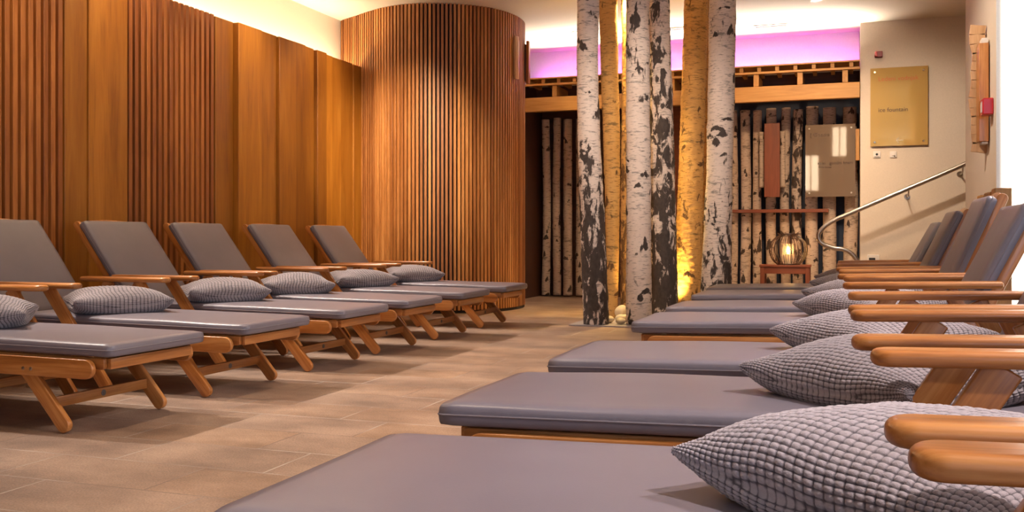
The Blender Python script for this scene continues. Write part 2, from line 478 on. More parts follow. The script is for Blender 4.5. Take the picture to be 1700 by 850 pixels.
GL = 'loungers along the timber wall'; GR = 'loungers in the facing row'
left_rows = [(3.37, 'grey-padded teak lounger by the timber wall, closest to the camera, head end out of frame'),
 (4.28, 'grey-padded teak lounger second from the camera by the timber wall, before the first slatted panel'),
 (5.23, 'grey-padded teak lounger third from the camera along the timber wall, head before wide smooth boards'),
 (6.09, 'grey-padded teak lounger fourth from the camera along the timber wall, head before second slatted panel'),
 (7.06, 'grey-padded teak lounger by the timber wall, last but one before the slatted drum'),
 (8.04, 'grey-padded teak lounger at the far end of the timber wall row, before the slatted drum')]
for cy, lb in left_rows: lounger(cy, -1, lb, None)
right_rows = [(.66, dict(ang=26, foot=-.90), 'teak lounger of which one armrest shows, lowest in the picture'),
 (1.49, dict(foot=-.885, tipx=.923), 'grey-padded teak lounger in the facing row with the biggest, closest pad and waffle pillow'),
 (2.42, dict(tipx=.932), 'grey-padded teak lounger in the facing row, second visible pad from the camera'),
 (3.31, dict(tipx=.926), 'grey-padded teak lounger in the facing row, third visible pad from the camera, before the gap'),
 (4.73, dict(foot=-.955, tipx=.935), 'grey-padded teak lounger just beyond the gap in the facing row, rail showing under pad'),
 (5.68, dict(ang=23, back=.64, foot=-.965, tipx=.915), 'grey-padded teak lounger in the facing row, its backrest highest, before the low screen'),
 (6.86, dict(ang=25, back=.60, foot=-1.0, tipx=.93), 'grey-padded teak lounger last but one in the facing row, beside the birch trunks'),
 (7.80, dict(ang=28, back=.55, foot=-1.03), 'grey-padded teak lounger at the far end of the facing row, mostly hidden behind its neighbour')]
for cy, kw, lb in right_rows:
    p = dict(seat_z=.40, rise=.022, L_=1.37, ang=26., back=.58, armz=.598, arise=.014, tipx=.955, foot=-.925, W=.61)
    p.update(kw); lounger(cy, 1, lb, None, **p)

# ------------------------------------------------------------------ pillows
def pillow_mesh(name, seed, size=.47, T=.088, n=300, cells=(37, 46), droop=.0):
    rs = np.random.RandomState(seed)
    u = np.linspace(-1, 1, n); U, V = np.meshgrid(u, u, indexing='ij')
    Uw = np.sin(PI/2*U)*.93+.07*U; Vw = np.sin(PI/2*V)*.93+.07*V
    a = size/2
    pin = .075
    X = Uw*a*(1-pin*(1-Vw**2)**1.0*np.abs(Uw)**3); Y = Vw*a*(1-pin*(1-Uw**2)**1.0*np.abs(Vw)**3)
    X = X + .010*np.sin(3.1*V+seed)*(1-U**2); Y = Y + .010*np.sin(2.7*U+seed*2)*(1-V**2)
    base = np.clip((1-Uw**2)*(1-Vw**2), 0, 1)
    prof = base**.42
    lump = 1 + .07*np.sin(4*U+seed)*np.cos(3.3*V+1.3*seed) + .04*np.sin(9*U*V+seed)
    ctr = .030 + .030*(Uw**2*Vw**2)**1.0 + droop*0
    Zt = ctr + T*1.15*prof*lump
    Zb = np.maximum(ctr - T*.8*prof, .0)
    # irregular tuft grid
    wu = (U+1)/2*cells[0] + .35*np.sin(5*V+seed) + .18*np.sin(13*V+2*seed)
    wv = (V+1)/2*cells[1] + .35*np.sin(4*U+seed*1.7)
    fu = np.abs(np.sin(PI*wu)); fv = np.abs(np.sin(PI*wv))
    cid = np.floor(wu)*57+np.floor(wv)
    rnd = np.mod(np.sin(cid*12.9898)*43758.5, 1)
    jt = .75+.5*np.abs(rnd)
    cell = (fu**.45)*(fv**.35)
    amp = .0036*cell*jt
    edge = np.clip((1-np.maximum(np.abs(U), np.abs(V)))/.02, 0, 1)
    verts = []; 
    for Z, sg in ((Zt, 1), (Zb, -1)):
        P = np.stack([X, Y, Z], -1)
        du = np.gradient(P, axis=0); dv = np.gradient(P, axis=1)
        nr = np.cross(du, dv); nr /= np.linalg.norm(nr, axis=-1, keepdims=True)+1e-9
        nr *= sg
        P = P + nr*(amp*edge)[..., None]
        if sg < 0: P[..., 2] = np.maximum(P[..., 2], 0)
        verts.append(P.reshape(-1, 3))
    v = np.concatenate(verts)
    i, j = np.meshgrid(np.arange(n-1), np.arange(n-1), indexing='ij')
    q = (i*n+j).ravel()
    f1 = np.stack([q, q+n, q+n+1, q+1], 1); f2 = np.stack([q, q+1, q+n+1, q+n], 1)+n*n
    rim = [k for k in range(n)] + [k*n+n-1 for k in range(1, n)] + [(n-1)*n+k for k in range(n-2, -1, -1)] + [k*n for k in range(n-2, 0, -1)]
    rim = np.array(rim); rr = np.roll(rim, -1)
    f3 = np.stack([rim, rr, rr+n*n, rim+n*n], 1)
    F = np.concatenate([f1, f2, f3])
    me = bpy.data.meshes.new(name)
    me.vertices.add(len(v)); me.vertices.foreach_set('co', v.astype('f').ravel())
    me.loops.add(F.size); me.loops.foreach_set('vertex_index', F.astype('i').ravel())
    me.polygons.add(len(F)); me.polygons.foreach_set('loop_start', np.arange(0, F.size, 4, dtype='i')); me.polygons.foreach_set('loop_total', np.full(len(F), 4, 'i'))
    me.update(); me.validate()
    at = me.attributes.new('cell', 'FLOAT', 'POINT')
    c = np.clip((cell-.35)/.3, 0, 1).ravel(); at.data.foreach_set('value', np.concatenate([c, c]).astype('f'))
    me.polygons.foreach_set('use_smooth', np.ones(len(F), bool)); me.materials.append(CHEN)
    return me
PM = [pillow_mesh('pillow_a', 1), pillow_mesh('pillow_b', 4), pillow_mesh('pillow_c', 8)]
def pillow(k, x, y, z, rz, label, sc=1.0, tilt=(0, 0)):
    o = bpy.data.objects.new('waffle_pillow', PM[k % 3]); COL.objects.link(o)
    o.location = (x, y, z); o.rotation_euler = (math.radians(tilt[0]), math.radians(tilt[1]), math.radians(rz)); o.scale = (sc, sc, sc)
    tag(o, label, 'pillow', None); return o
pl = [(3.37, 'grey waffle-knit pillow at the frame edge, on the nearest lounger by the timber wall'),
      (4.30, 'grey waffle-knit pillow on the second lounger from the camera by the timber wall'),
      (5.25, 'grey waffle-knit pillow on the third lounger from the camera by the timber wall'),
      (6.11, 'grey waffle-knit pillow on the fourth lounger from the camera by the timber wall'),
      (7.08, 'grey waffle-knit pillow on the lounger one before the slatted drum'),
      (8.06, 'grey waffle-knit pillow on the farthest lounger, against the slatted drum')]
for i, (y, lb) in enumerate(pl):
    pillow(i, -3.80, y, .387, 45+(-6, 5, 3, -5, 4, 0)[i], lb, 1.06)
pr = [(1.45, 'large grey waffle-knit pillow on the closest pad, behind two armrests with pale tops'),
      (2.40, 'grey waffle-knit pillow on the second visible lounger of the facing row'),
      (3.32, 'grey waffle-knit pillow on the third visible lounger of the facing row, before the gap'),
      (4.74, 'grey waffle-knit pillow just beyond the gap in the facing row, in front of two others'),
      (5.70, 'grey waffle-knit pillow in the facing row on the lounger with the highest backrest'),
      (6.88, 'topmost grey waffle-knit pillow sliver of the facing row, below the lantern table'),
      (7.82, 'grey waffle-knit pillow on the farthest lounger of the facing row, nearly hidden')]
for i, (y, lb) in enumerate(pr):
    pillow(i+1, .10, y, .426, 45+(5, 2, -3, 4, -2, 3, 0)[i], lb, 1.04, (0, -1.2))

# ------------------------------------------------------------------ room shell
HC = 3.18
XR, YB, YF = 4.2, -3.0, 12.5
mb = MB(); sbox(mb, -5.6, XR+.2, YB-.2, YF, -.1, 0); struct(mb.build('floor', FLOORM, smooth=False))
mb = MB(); sbox(mb, -5.6, XR+.2, YB-.2, YF, HC, HC+.12); struct(mb.build('ceiling', CEIL, smooth=False))
WL = struct(bpy.data.objects.new('wall_left', None)); COL.objects.link(WL)
mb = MB(); sbox(mb, -5.5, -5.31, YB-.2, YF, 0, HC); mb.build('plaster', PAINT, WL, smooth=False)
# smooth boards and slatted panels in front of the plaster
PT = 2.62
def slatted(y0, y1, name):
    mb = MB(); n = max(2, round((y1-y0)/.062)); p = (y1-y0)/n
    for i in range(n):
        y = y0+p*(i+.5)
        box(mb, -4.985, -4.925, y-.0185, y+.0185, .04, PT, 'z', .002, random.random())
    o = mb.build(name, SLAT, WL)
    k = MB(); 
    for z in (.25, 1.3, 2.2): sbox(k, -5.02, -4.985, y0, y1, z-.03, z+.03)
    sbox(k, -5.06, -5.02, y0-.02, y1+.02, .04, 2.36)
    k.build('backing', BACKING, o, smooth=False)
ys = [5.085, 5.287, 5.505, 5.672]
slatted(3.0, 5.08, 'slat_panel'); slatted(5.680, 6.70, 'slat_panel')
bds = [(5.085, 5.287, .0, .25), (5.289, 5.505, .012, .7), (5.507, 5.674, .004, .45),
       (6.705, 6.95, .0, .2), (6.955, 7.30, .05, .85), (7.302, 7.576, .022, .6), (7.578, 7.86, .05, .5), (7.862, 8.06, .03, .2), (8.062, 8.24, .012, .35),
       (8.242, 8.42, .05, .1), (8.424, 8.60, .012, .75), (8.602, 8.80, .0, .55), (8.802, 9.06, -.012, .3), (9.062, 9.32, .0, .4)]
for y0, y1, dx, tn in bds:
    mb = MB(); box(mb, -4.99, -4.925+dx, y0, y1-.001, .04, PT-random.uniform(0, .012), 'z', .003, tn); mb.build('panel_board', OAK, WL)
mb = MB()
for i in range(6):
    y0 = YB+i*1.0; box(mb, -4.99, -4.925, y0, y0+.985, .04, PT, 'z', .003, random.random())
mb.build('panel_board', OAK, WL)
mb = MB(); sbox(mb, -5.0, -4.99, YB, 3.0, .04, PT-.02); mb.build('backing', BACKING, WL, smooth=False)

# curved slatted drum, an S in plan
cp = [(-5.33, 9.50), (-5.20, 9.405), (-5.045, 9.321), (-4.791, 9.171), (-4.60, 9.075), (-4.425, 9.020), (-4.23, 9.005), (-4.047, 9.037), (-3.836, 9.130), (-3.678, 9.255), (-3.526, 9.44), (-3.43, 9.68), (-3.395, 9.95), (-3.43, 10.25), (-3.56, 10.52), (-3.80, 10.75), (-4.1, 10.9)]
sm = catmull([(x, y, 0) for x, y in cp], 24)
acc = [0]
for i in range(1, len(sm)): acc.append(acc[-1]+(sm[i]-sm[i-1]).length)
def on(s):
    for i in range(1, len(sm)):
        if acc[i] >= s:
            t = (s-acc[i-1])/(acc[i]-acc[i-1]); return sm[i-1].lerp(sm[i], t), (sm[i]-sm[i-1]).normalized()
    return sm[-1], (sm[-1]-sm[-2]).normalized()
WC = struct(bpy.data.objects.new('wall_curved', None)); COL.objects.link(WC)
mb = MB(); pitch = .0425; s = .02; tn = .5
while s < acc[-1]:
    p, d = on(s); nrm = Vector((d.y, -d.x, 0))
    tn = min(1, max(0, .3*tn+.7*random.random()+random.uniform(-.25, .25)))
    a = p + nrm*.0
    board(mb, a+Vector((0, 0, .03)), a+Vector((0, 0, HC-.002)), .0255, .034, d, .002, .002, .002, tone=tn, steps=1, n=1)
    s += pitch
mb.build('slat_panel', DRUM, WC)
mb = MB(); vs = []; fs = []
for i in range(0, len(sm), 3):
    p = sm[i]; d = on(max(acc[i], .001))[1]; q = p - Vector((d.y, -d.x, 0))*.034
    vs += [(q.x, q.y, .0), (q.x, q.y, HC)]
for i in range(len(vs)//2-1): fs.append((2*i, 2*i+2, 2*i+3, 2*i+1))
mb.add(vs, fs); mb.build('backing', BACKING, WC, smooth=False)
mb = MB()
for i in range(0, len(sm)-6, 6):
    p, q = sm[i], sm[i+6]; board(mb, Vector((p.x, p.y, .014)), Vector((q.x, q.y, .014)), .028, .02, (0, 0, 1), .0005, .0005, .001, steps=1, n=1)
mb.build('plinth', BACKING, WC, smooth=False)

# far wall with its niche
HB = 11.95
WB = struct(bpy.data.objects.new('wall_back', None)); COL.objects.link(WB)
mb = MB(); sbox(mb, -5.5, .13, HB, HB+.12, 2.74, HC); mb.build('cove_plaster', WHITE, WB, smooth=False)
mb = MB(); sbox(mb, -5.5, -2.6, 12.32, 12.42, 0, 2.74); mb.build('niche_panel', DARKW, WB, smooth=False)
mb = MB(); sbox(mb, -2.6, -1.45, 12.28, 12.42, 0, 2.74); mb.build('niche_panel', REDW, WB, smooth=False)
mb = MB(); sbox(mb, -1.45, .2, 12.32, 12.42, 0, 2.74); mb.build('niche_panel', BLUE, WB, smooth=False)
mb = MB(); sbox(mb, -5.5, .2, 12.05, 12.4, 2.60, 2.74); mb.build('niche_lid', DARKW, WB, smooth=False)
mb = MB(); sbox(mb, -4.3, -3.86, 11.5, 12.32, 0, 2.7); mb.build('niche_cheek', DARKW, WB, smooth=False)
# sign wall
mb = MB(); sbox(mb, .135, XR+.2, 11.46, 12.5, 0, HC); struct(mb.build('wall_signs', PAINT, smooth=False))
# pillar block with its sunlit face and the wall beyond it
mb = MB(); sbox(mb, .90, XR+.2, 6.86, 8.55, 0, HC); struct(mb.build('wall_pillar', PAINT, smooth=False))
mb = MB(); sbox(mb, .9005, XR+.2, 6.845, 6.862, 0, HC); struct(mb.build('trim_1', WHITE, smooth=False))
# right wall with a long window
WR = struct(bpy.data.objects.new('wall_right', None)); COL.objects.link(WR)
mb = MB(); sbox(mb, XR, XR+.2, YB-.2, 12.5, 0, .5); sbox(mb, XR, XR+.2, YB-.2, 12.5, 2.8, HC)
sbox(mb, XR, XR+.2, YB-.2, -1.5, .5, 2.8); sbox(mb, XR, XR+.2, 5.6, 12.5, .5, 2.8); mb.build('plaster', WHITE, WR, smooth=False)
# wall behind the camera: window bay, plus two openings added for sign reflections
WF = struct(bpy.data.objects.new('wall_front', None)); COL.objects.link(WF)
mb = MB(); sbox(mb, -5.5, -1.15, YB-.2, YB, 0, HC); sbox(mb, 0, .915, YB-.2, YB, 0, HC); sbox(mb, -1.15, 0, YB-.2, YB, 0, 1.2); sbox(mb, -1.15, 0, YB-.2, YB, 2.98, HC); sbox(mb, -.70, -.40, YB-.2, YB, 1.2, 2.98); sbox(mb, -.40, 0, YB-.2, YB, 1.2, 2.1); sbox(mb, -1.15, -.70, YB-.2, YB, 2.25, 2.98); sbox(mb, 3.4, XR+.2, YB-.2, YB, 0, HC)
sbox(mb, .915, 3.4, YB-.2, YB, 0, .3); sbox(mb, .915, 3.4, YB-.2, YB, 3.0, HC); mb.build('plaster', WHITE, WF, smooth=False)
FROST = bpy.data.materials.new('added_reflection_glass'); FROST.use_nodes = True; nt = FROST.node_tree; nt.nodes.clear()  # glowing pane material, added to be mirrored in the glass signs
_o = nt.nodes.new('ShaderNodeOutputMaterial'); _t = nt.nodes.new('ShaderNodeBsdfTranslucent'); _t.inputs[0].default_value = (.9, .93, .95, 1); L(nt, _t.outputs[0], _o.inputs[0])
def window(n, pts0, pts1, axis, frost=False):
    w = struct(bpy.data.objects.new('window_%d' % n, None)); COL.objects.link(w)
    m = MB(); g = MB()
    if axis == 'x':
        y0, y1, z0, z1 = pts0[0], pts1[0], pts0[1], pts1[1]; x0, x1 = XR+.05, XR+.11
        for z in (z0+.03, z1-.03): sbox(m, x0, x1, y0, y1, z-.03, z+.03)
        k = 5
        for i in range(k+1): y = y0+.03+(y1-y0-.06)*i/k; sbox(m, x0, x1, y-.03, y+.03, z0+.06, z1-.06)
        sbox(g, x0+.025, x0+.032, y0, y1, z0, z1)
    else:
        x0_, x1_, z0, z1 = pts0[0], pts1[0], pts0[1], pts1[1]; y0, y1 = YB-.14, YB-.08
        for z in (z0+.03, z1-.03): sbox(m, x0_, x1_, y0, y1, z-.03, z+.03)
        k = 2
        for i in range(k+1): x = x0_+.015+(x1_-x0_-.03)*i/k; sbox(m, x-.015, x+.015, y0, y1, z0+.06, z1-.06)
        sbox(g, x0_, x1_, y0+.025, y0+.032, z0, z1)
    m.build('window_frame', WPL, w, smooth=False)
    if frost: g.build('added_reflection_pane', FROST, w, smooth=False)
window(1, (-1.5, .5), (5.6, 2.8), 'x'); window(2, (.915, .3), (3.4, 3.0), 'y'); window(3, (-.40, 2.1), (0, 2.98), 'y', True); window(4, (-1.15, 1.2), (-.70, 2.25), 'y', True)  # last two are unseen, added as bright reflections for the glass signs

# ------------------------------------------------------------------ timber canopy over the log niche
CT = thing('timber_canopy', 'long timber canopy of beam, joist ends and edge boards over the birch log niche', 'canopy', (-1.85, 11.6, 0))
def cpart(name, mat, fn):
    mb = MB(); fn(mb)
    o = mb.build(name, mat, CT); o.location = (1.85, -11.6, 0); return o
cpart('beam', PINE, lambda m: box(m, -3.86, .13, 11.42, 11.50, 2.34, 2.515, 'x', .004))
for i in range(8):
    x = -3.42+.485*i+.0
    cpart('joist', PINE, lambda m: box(m, x-.03, x+.03, 11.42, 11.93, 2.517, 2.655, 'y', .003))
cpart('edge_board', PINE, lambda m: box(m, -3.86, .13, 11.40, 11.46, 2.657, 2.682, 'x', .002))
for i in range(20):
    x = -3.76+.2*i
    cpart('batten', PINE, lambda m: box(m, x-.022, x+.022, 11.40, 11.93, 2.684, 2.735, 'y', .002))
cpart('top_board', PINE, lambda m: box(m, -3.86, .13, 11.38, 11.94, 2.737, 2.755, 'x', .002))

# ------------------------------------------------------------------ birch trunks and logs
def trunk_mesh(name, pts, rs_, seed, mat, seg=56, dz=.012, dark=(.0,), scars=26, rough=.006, big=0):
    """pts: (x,y,z) centre line bottom to top with radii; attribute scar = where the bark is black"""
    R = np.random.RandomState(seed)
    P = np.array(pts, float); zmin, zmax = P[0, 2], P[-1, 2]
    n = int((zmax-zmin)/dz)+1
    zs = np.linspace(zmin, zmax, n)
    cx = np.interp(zs, P[:, 2], P[:, 0]); cy = np.interp(zs, P[:, 2], P[:, 1]); rr = np.interp(zs, P[:, 2], rs_)
    k = np.ones(41)/41
    def smo(a): return np.convolve(np.pad(a, 20, mode='edge'), k, 'valid')
    if n > 60: cx, cy, rr = smo(cx), smo(cy), smo(rr)
    th = np.linspace(0, 2*PI, seg, endpoint=False)
    TH, Z = np.meshgrid(th, zs)
    Rr = rr[:, None]*np.ones_like(TH)
    f = np.zeros_like(TH)
    for q in range(10):
        kk = R.randint(1, 6); fz = R.uniform(1.5, 9); f += R.uniform(.3, 1)*np.sin(kk*TH+fz*Z*2+R.uniform(0, 6))/kk
    Rr = Rr*(1+.018*f)
    scar = np.full_like(TH, .0)
    # base darkness profile
    scar += np.interp(Z, [zmin+(zmax-zmin)*i/(len(dark)-1) for i in range(len(dark))] if len(dark) > 1 else [zmin, zmax], dark if len(dark) > 1 else (dark[0], dark[0]))
    for q in range(scars):
        t0 = R.uniform(0, 2*PI); z0 = R.uniform(zmin, zmax); w = R.uniform(.3, 1.05)*min(1.4, .1/rr.mean())*.9; h = R.uniform(.025, .085)
        if R.rand() < .35: w *= 1.4; h *= .5
        u = (np.mod(TH-t0+PI, 2*PI)-PI)/w; v = (Z-z0)/h
        # drooping moustache with a knot in the middle
        line = -1.1*np.abs(u)**1.2
        m = np.exp(-((v-line)/(.25+.75*(1-np.clip(np.abs(u), 0, 1))))**2)*(1-np.clip(np.abs(u), 0, 1))**.5
        scar = np.maximum(scar, np.where(np.abs(u) < 1, .78*m, 0))
        Rr += np.where(np.abs(u) < 1, m, 0)*.0035
    for q in range(big):
        t0 = R.uniform(0, 2*PI); z0 = R.uniform(zmin+.1, zmax); w = R.uniform(.7, 1.25); h = R.uniform(.05, .11)*(1 if R.rand() < .75 else .5)
        u = (np.mod(TH-t0+PI, 2*PI)-PI)/w; v = (Z-z0)/h; au = np.clip(np.abs(u), 0, 1)
        m = np.exp(-((v+.9*au**1.1)/(.18+.85*(1-au)**1.5))**2)*(1-au)**.35
        scar = np.maximum(scar, np.where(np.abs(u) < 1, .72*m, 0)); Rr += np.where(np.abs(u) < 1, m, 0)*.004
    fine = R.uniform(-1, 1, TH.shape); fine = (fine+np.roll(fine, 1, 1)+np.roll(fine, -1, 1)+np.roll(fine, 1, 0)+np.roll(fine, -1, 0))/5
    Rr += fine*rough*(.25+np.clip(scar, 0, 1))
    X = cx[:, None]+Rr*np.cos(TH); Y = cy[:, None]+Rr*np.sin(TH)
    v = np.stack([X, Y, Z], -1).reshape(-1, 3)
    i, j = np.meshgrid(np.arange(n-1), np.arange(seg), indexing='ij')
    a = i*seg+j; b = i*seg+(j+1) % seg
    F = np.stack([a, b, b+seg, a+seg], -1).reshape(-1, 4)
    faces = [tuple(x) for x in F.tolist()] + [tuple(reversed(range(seg))), tuple(range((n-1)*seg, n*seg))]
    me = bpy.data.meshes.new(name); me.from_pydata(v.tolist(), [], faces); me.update()
    at = me.attributes.new('scar', 'FLOAT', 'POINT'); at.data.foreach_set('value', scar.ravel().astype('f'))
    me.polygons.foreach_set('use_smooth', [True]*len(me.polygons)); me.materials.append(mat)
    return me
def trunk(name, label, pts, rs_, seed, mat, **kw):
    o0 = Vector(pts[0]); 
    me = trunk_mesh(name, [(p[0]-o0.x, p[1]-o0.y, p[2]-o0.z) for p in pts], rs_, seed, mat, **kw)
    o = bpy.data.objects.new(name, me); COL.objects.link(o); o.location = o0
    return tag(o, label, 'birch pole' if 'pole' in name else 'birch log', None)
def ext(pts): # run the last point up to the ceiling
    a, b = pts[-2], pts[-1]; return pts[:-1]+[(b[0], b[1], HC)] if b[2] > HC-.4 else pts+[(b[0], b[1], HC)]
TR = [
 ('pale birch trunk with black furrowed lower half, nearest the slatted drum', [(-2.114, 8.36, 0), (-2.14, 8.351, .752), (-2.175, 8.338, 1.557), (-2.19, 8.333, 2.362), (-2.18, 8.337, HC)], (.112, .113, .100, .095, .098), BARK, dict(dark=(.63, .62, .56, .46, .14, .12, .30, .24), scars=30)),
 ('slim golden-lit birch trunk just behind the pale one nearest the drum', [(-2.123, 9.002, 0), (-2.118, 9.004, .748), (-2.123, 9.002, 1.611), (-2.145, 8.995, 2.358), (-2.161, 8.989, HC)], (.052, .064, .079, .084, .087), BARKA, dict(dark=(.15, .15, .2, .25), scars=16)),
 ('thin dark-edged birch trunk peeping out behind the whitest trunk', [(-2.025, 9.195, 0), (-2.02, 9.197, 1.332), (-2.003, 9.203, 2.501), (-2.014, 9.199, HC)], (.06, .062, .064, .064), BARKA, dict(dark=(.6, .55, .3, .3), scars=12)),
 ('whitest birch trunk with smooth bark down to the floor, by the pebbles', [(-1.756, 8.495, 0), (-1.761, 8.493, .752), (-1.761, 8.493, 1.558), (-1.767, 8.491, 2.364), (-1.772, 8.489, HC)], (.115, .110, .108, .105, .102), BARK, dict(dark=(.24, .10, .04, .08, .10, .32, .34, .14), scars=26)),
 ('birch trunk almost wholly covered in black cracked bark', [(-1.60, 8.92, 0), (-1.617, 8.914, 1.029), (-1.627, 8.91, 1.701), (-1.643, 8.905, 2.428), (-1.654, 8.901, HC)], (.122, .117, .109, .101, .094), BARK, dict(dark=(.74, .69, .63, .57, .54, .46, .40, .46), scars=34)),
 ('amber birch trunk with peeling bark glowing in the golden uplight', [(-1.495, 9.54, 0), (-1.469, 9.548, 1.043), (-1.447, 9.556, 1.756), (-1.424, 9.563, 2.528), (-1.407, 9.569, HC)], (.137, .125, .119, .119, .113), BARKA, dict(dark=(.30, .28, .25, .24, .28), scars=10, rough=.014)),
 ('slender golden-lit birch trunk squeezed behind the trunk with the wide forked base', [(-1.39, 9.80, 0), (-1.351, 9.801, 1.352), (-1.34, 9.805, HC)], (.061, .061, .067), BARKA, dict(dark=(.2, .2, .2), scars=8)),
 ('pale birch trunk widening to a fissured base beside the facing loungers', [(-1.156, 9.022, 0), (-1.14, 9.027, .583), (-1.119, 9.034, 1.306), (-1.098, 9.042, 2.307), (-1.087, 9.045, HC)], (.152, .132, .117, .122, .122), BARK, dict(dark=(.56, .48, .34, .14, .10, .24, .36), scars=30))]
for i, (lb, p, r, m, kw) in enumerate(TR):
    p[0] = (p[0][0], p[0][1], .0125); trunk('birch_pole', lb, p, r, 11+i*3, m, big=(20 if m is BARK else 6), **kw)
LG = [(-3.743, .053, 'birch log standing in the dark niche, nearest the slatted drum'), (-3.595, .050, 'second birch log from the slatted drum in the dark niche'),
      (-3.448, .058, 'third birch log from the slatted drum, bowed, in the dark niche'), (-3.285, .052, 'birch log of the dark niche half covered by the front trunk'),
      (-1.327, .050, 'knotty birch log behind the shelf end, closest to the forked-base trunk'), (-1.182, .060, 'clean pale birch log between the knotty log and the brown board'),
      (-1.042, .052, 'birch log just beside the brown board, its neighbour plank overlapping it'), (-.878, .060, 'birch log passing behind the brown board and the lantern'),
      (-.709, .055, 'birch log between the brown board and the dark mottled log'), (-.569, .058, 'dark mottled birch log midway between brown board and smoked glass sign'),
      (-.403, .072, 'thick birch log behind the edge of the smoked glass sign nearest the lantern'), (-.204, .076, 'thick orange-tinged birch log behind the middle of the smoked glass sign'),
      (.03, .078, 'thick birch log in the niche corner against the sign wall')]
for i, (x, r, lb) in enumerate(LG):
    y = 12.12; b = random.uniform(-.02, .02)
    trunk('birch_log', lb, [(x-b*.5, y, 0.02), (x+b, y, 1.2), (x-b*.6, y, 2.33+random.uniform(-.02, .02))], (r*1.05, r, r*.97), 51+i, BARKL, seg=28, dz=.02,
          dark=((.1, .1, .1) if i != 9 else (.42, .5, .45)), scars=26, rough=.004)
# pebbles round the trunk feet
for i, (x, y, r, lb) in enumerate([(-2.00, 8.86, .062, 'round pale boulder standing between the slim golden trunk and the whitest trunk'),
    (-1.95, 8.62, .055, 'flat pale pebble at the foot of the whitest trunk'), (-2.03, 8.50, .05, 'low pale pebble beside the black-furrowed trunk foot'),
    (-1.90, 8.40, .045, 'small pale pebble in front of the whitest trunk'), (-1.93, 8.76, .05, 'pale pebble tucked under the round boulder')]):
    bm = bmesh.new(); bmesh.ops.create_icosphere(bm, subdivisions=4, radius=r)
    sz = (1, .9, 1.05 if i == 0 else .62)
    for v in bm.verts:
        q = v.co.normalized(); k = 1+.06*math.sin(3*q.x+i)+.05*math.cos(4*q.y+2*i)
        v.co = Vector((v.co.x*sz[0]*k, v.co.y*sz[1]*k, v.co.z*sz[2]*k))
    zm = min(v.co.z for v in bm.verts)
    me = bpy.data.meshes.new('pebble'); bm.to_mesh(me); bm.free(); me.polygons.foreach_set('use_smooth', [True]*len(me.polygons)); me.materials.append(STONE)
    o = bpy.data.objects.new('pebble', me); COL.objects.link(o); o.location = (x, y, -zm+.012); tag(o, lb, 'stone')
mb = MB(); sbox(mb, -2.33, -.98, 8.22, 10.0, 0.0, .012); o = mb.build('planter_plate', plain('planter_stone', (.34, .30, .30), .5, bumpy=.1), smooth=False)
tag(o, 'thin grey stone plate set on the floor under the birch trunks', 'planter base')

# ------------------------------------------------------------------ wall fittings
def text(parent, body, x, y, z, size, mat, name='lettering', ry=0):
    cu = bpy.data.curves.new(name, 'FONT'); cu.body = body; cu.size = size; cu.extrude = .0008; cu.resolution_u = 3
    ob = bpy.data.objects.new(name, cu); COL.objects.link(ob)
    dg = bpy.context.evaluated_depsgraph_get(); dg.update()
    me = bpy.data.meshes.new_from_object(ob.evaluated_get(dg)); bpy.data.objects.remove(ob)
    me.materials.clear(); me.materials.append(mat)
    o = bpy.data.objects.new(name, me); COL.objects.link(o); o.parent = parent
    o.location = (x, y, z); o.rotation_euler = (PI/2, 0, 0); return o
def plate(name, label, x0, x1, z0, z1, y, mat, parent_y):
    t = thing(name, label, 'sign', ((x0+x1)/2, y, (z0+z1)/2))
    w, h = (x1-x0)/2, (z1-z0)/2
    mb = MB(); box(mb, -w, w, -.004, .004, -h, h, 'x', .001); mb.build('glass_plate', mat, t)
    for sx in (-1, 1):
        for sz in (-1, 1):
            k = MB(); lathe(k, [(.011, -.016), (.014, -.012), (.014, -.006), (.007, -.005), (.007, parent_y-y)], sx*(w-.045), sz*(h-.045), 16, 'y'); k.build('stud', BRASS, t)
    return t, w, h
t, w, h = plate('glass_sign', 'gold-tinted glass sign with red and dark lettering on the cream wall', .24, .83, 1.79, 2.655, 11.43, GOLDG, 11.46)
text(t, 'Ledeni vodnjak', -.215, -.008, h-.145, .068, SIGNR); text(t, 'ice fountain', -.215, -.008, -.055, .066, SIGNK)
k = MB(); board(k, (-.03, -.006, -h+.06), (.045, -.006, -h+.06), .007, .002, (0, 0, 1)); board(k, (-.03, -.006, -h+.06), (.0, -.006, -h+.09), .007, .002, (0, 0, 1)); board(k, (-.03, -.006, -h+.06), (0, -.006, -h+.03), .007, .002, (0, 0, 1)); k.build('arrow', SIGNW, t)
t, w, h = plate('smoked_glass_sign', 'smoked glass sign with dark lettering mounted before the birch logs', -.469, .086, 1.254, 2.098, 11.86, SMOKG, 12.04)
t.rotation_euler = (math.radians(1.4), 0, 0)
text(t, '[ Gozdni', -.225, -.008, h-.14, .062, SIGNK); text(t, 'ocki   gozdni hram', -.14, -.008, -.045, .052, SIGNK); text(t, 'forest house', -.13, -.008, -.085, .028, SIGNK)
# timber wall lamp on the logs
t = thing('wall_lamp', 'timber wall lamp of dark red-brown board over bark planks, on the birch logs', 'lamp', (-.85, 11.95, 1.26))
mb = MB(); box(mb, -.09, .09, -.08, -.03, 0, .88, 'z', .003); mb.build('front_board', REDW, t)
for x0, x1 in ((-.165, -.092), (.092, .14)):
    q = trunk_mesh('bark_plank', [((x0+x1)/2, 0, .12), ((x0+x1)/2, 0, .79)], (.03, .03), 5, BARKL, seg=20, dz=.02, dark=(.1,), scars=5, rough=.002)
    o = bpy.data.objects.new('bark_plank', q); COL.objects.link(o); o.parent = t; o.location = (0, .03, 0)
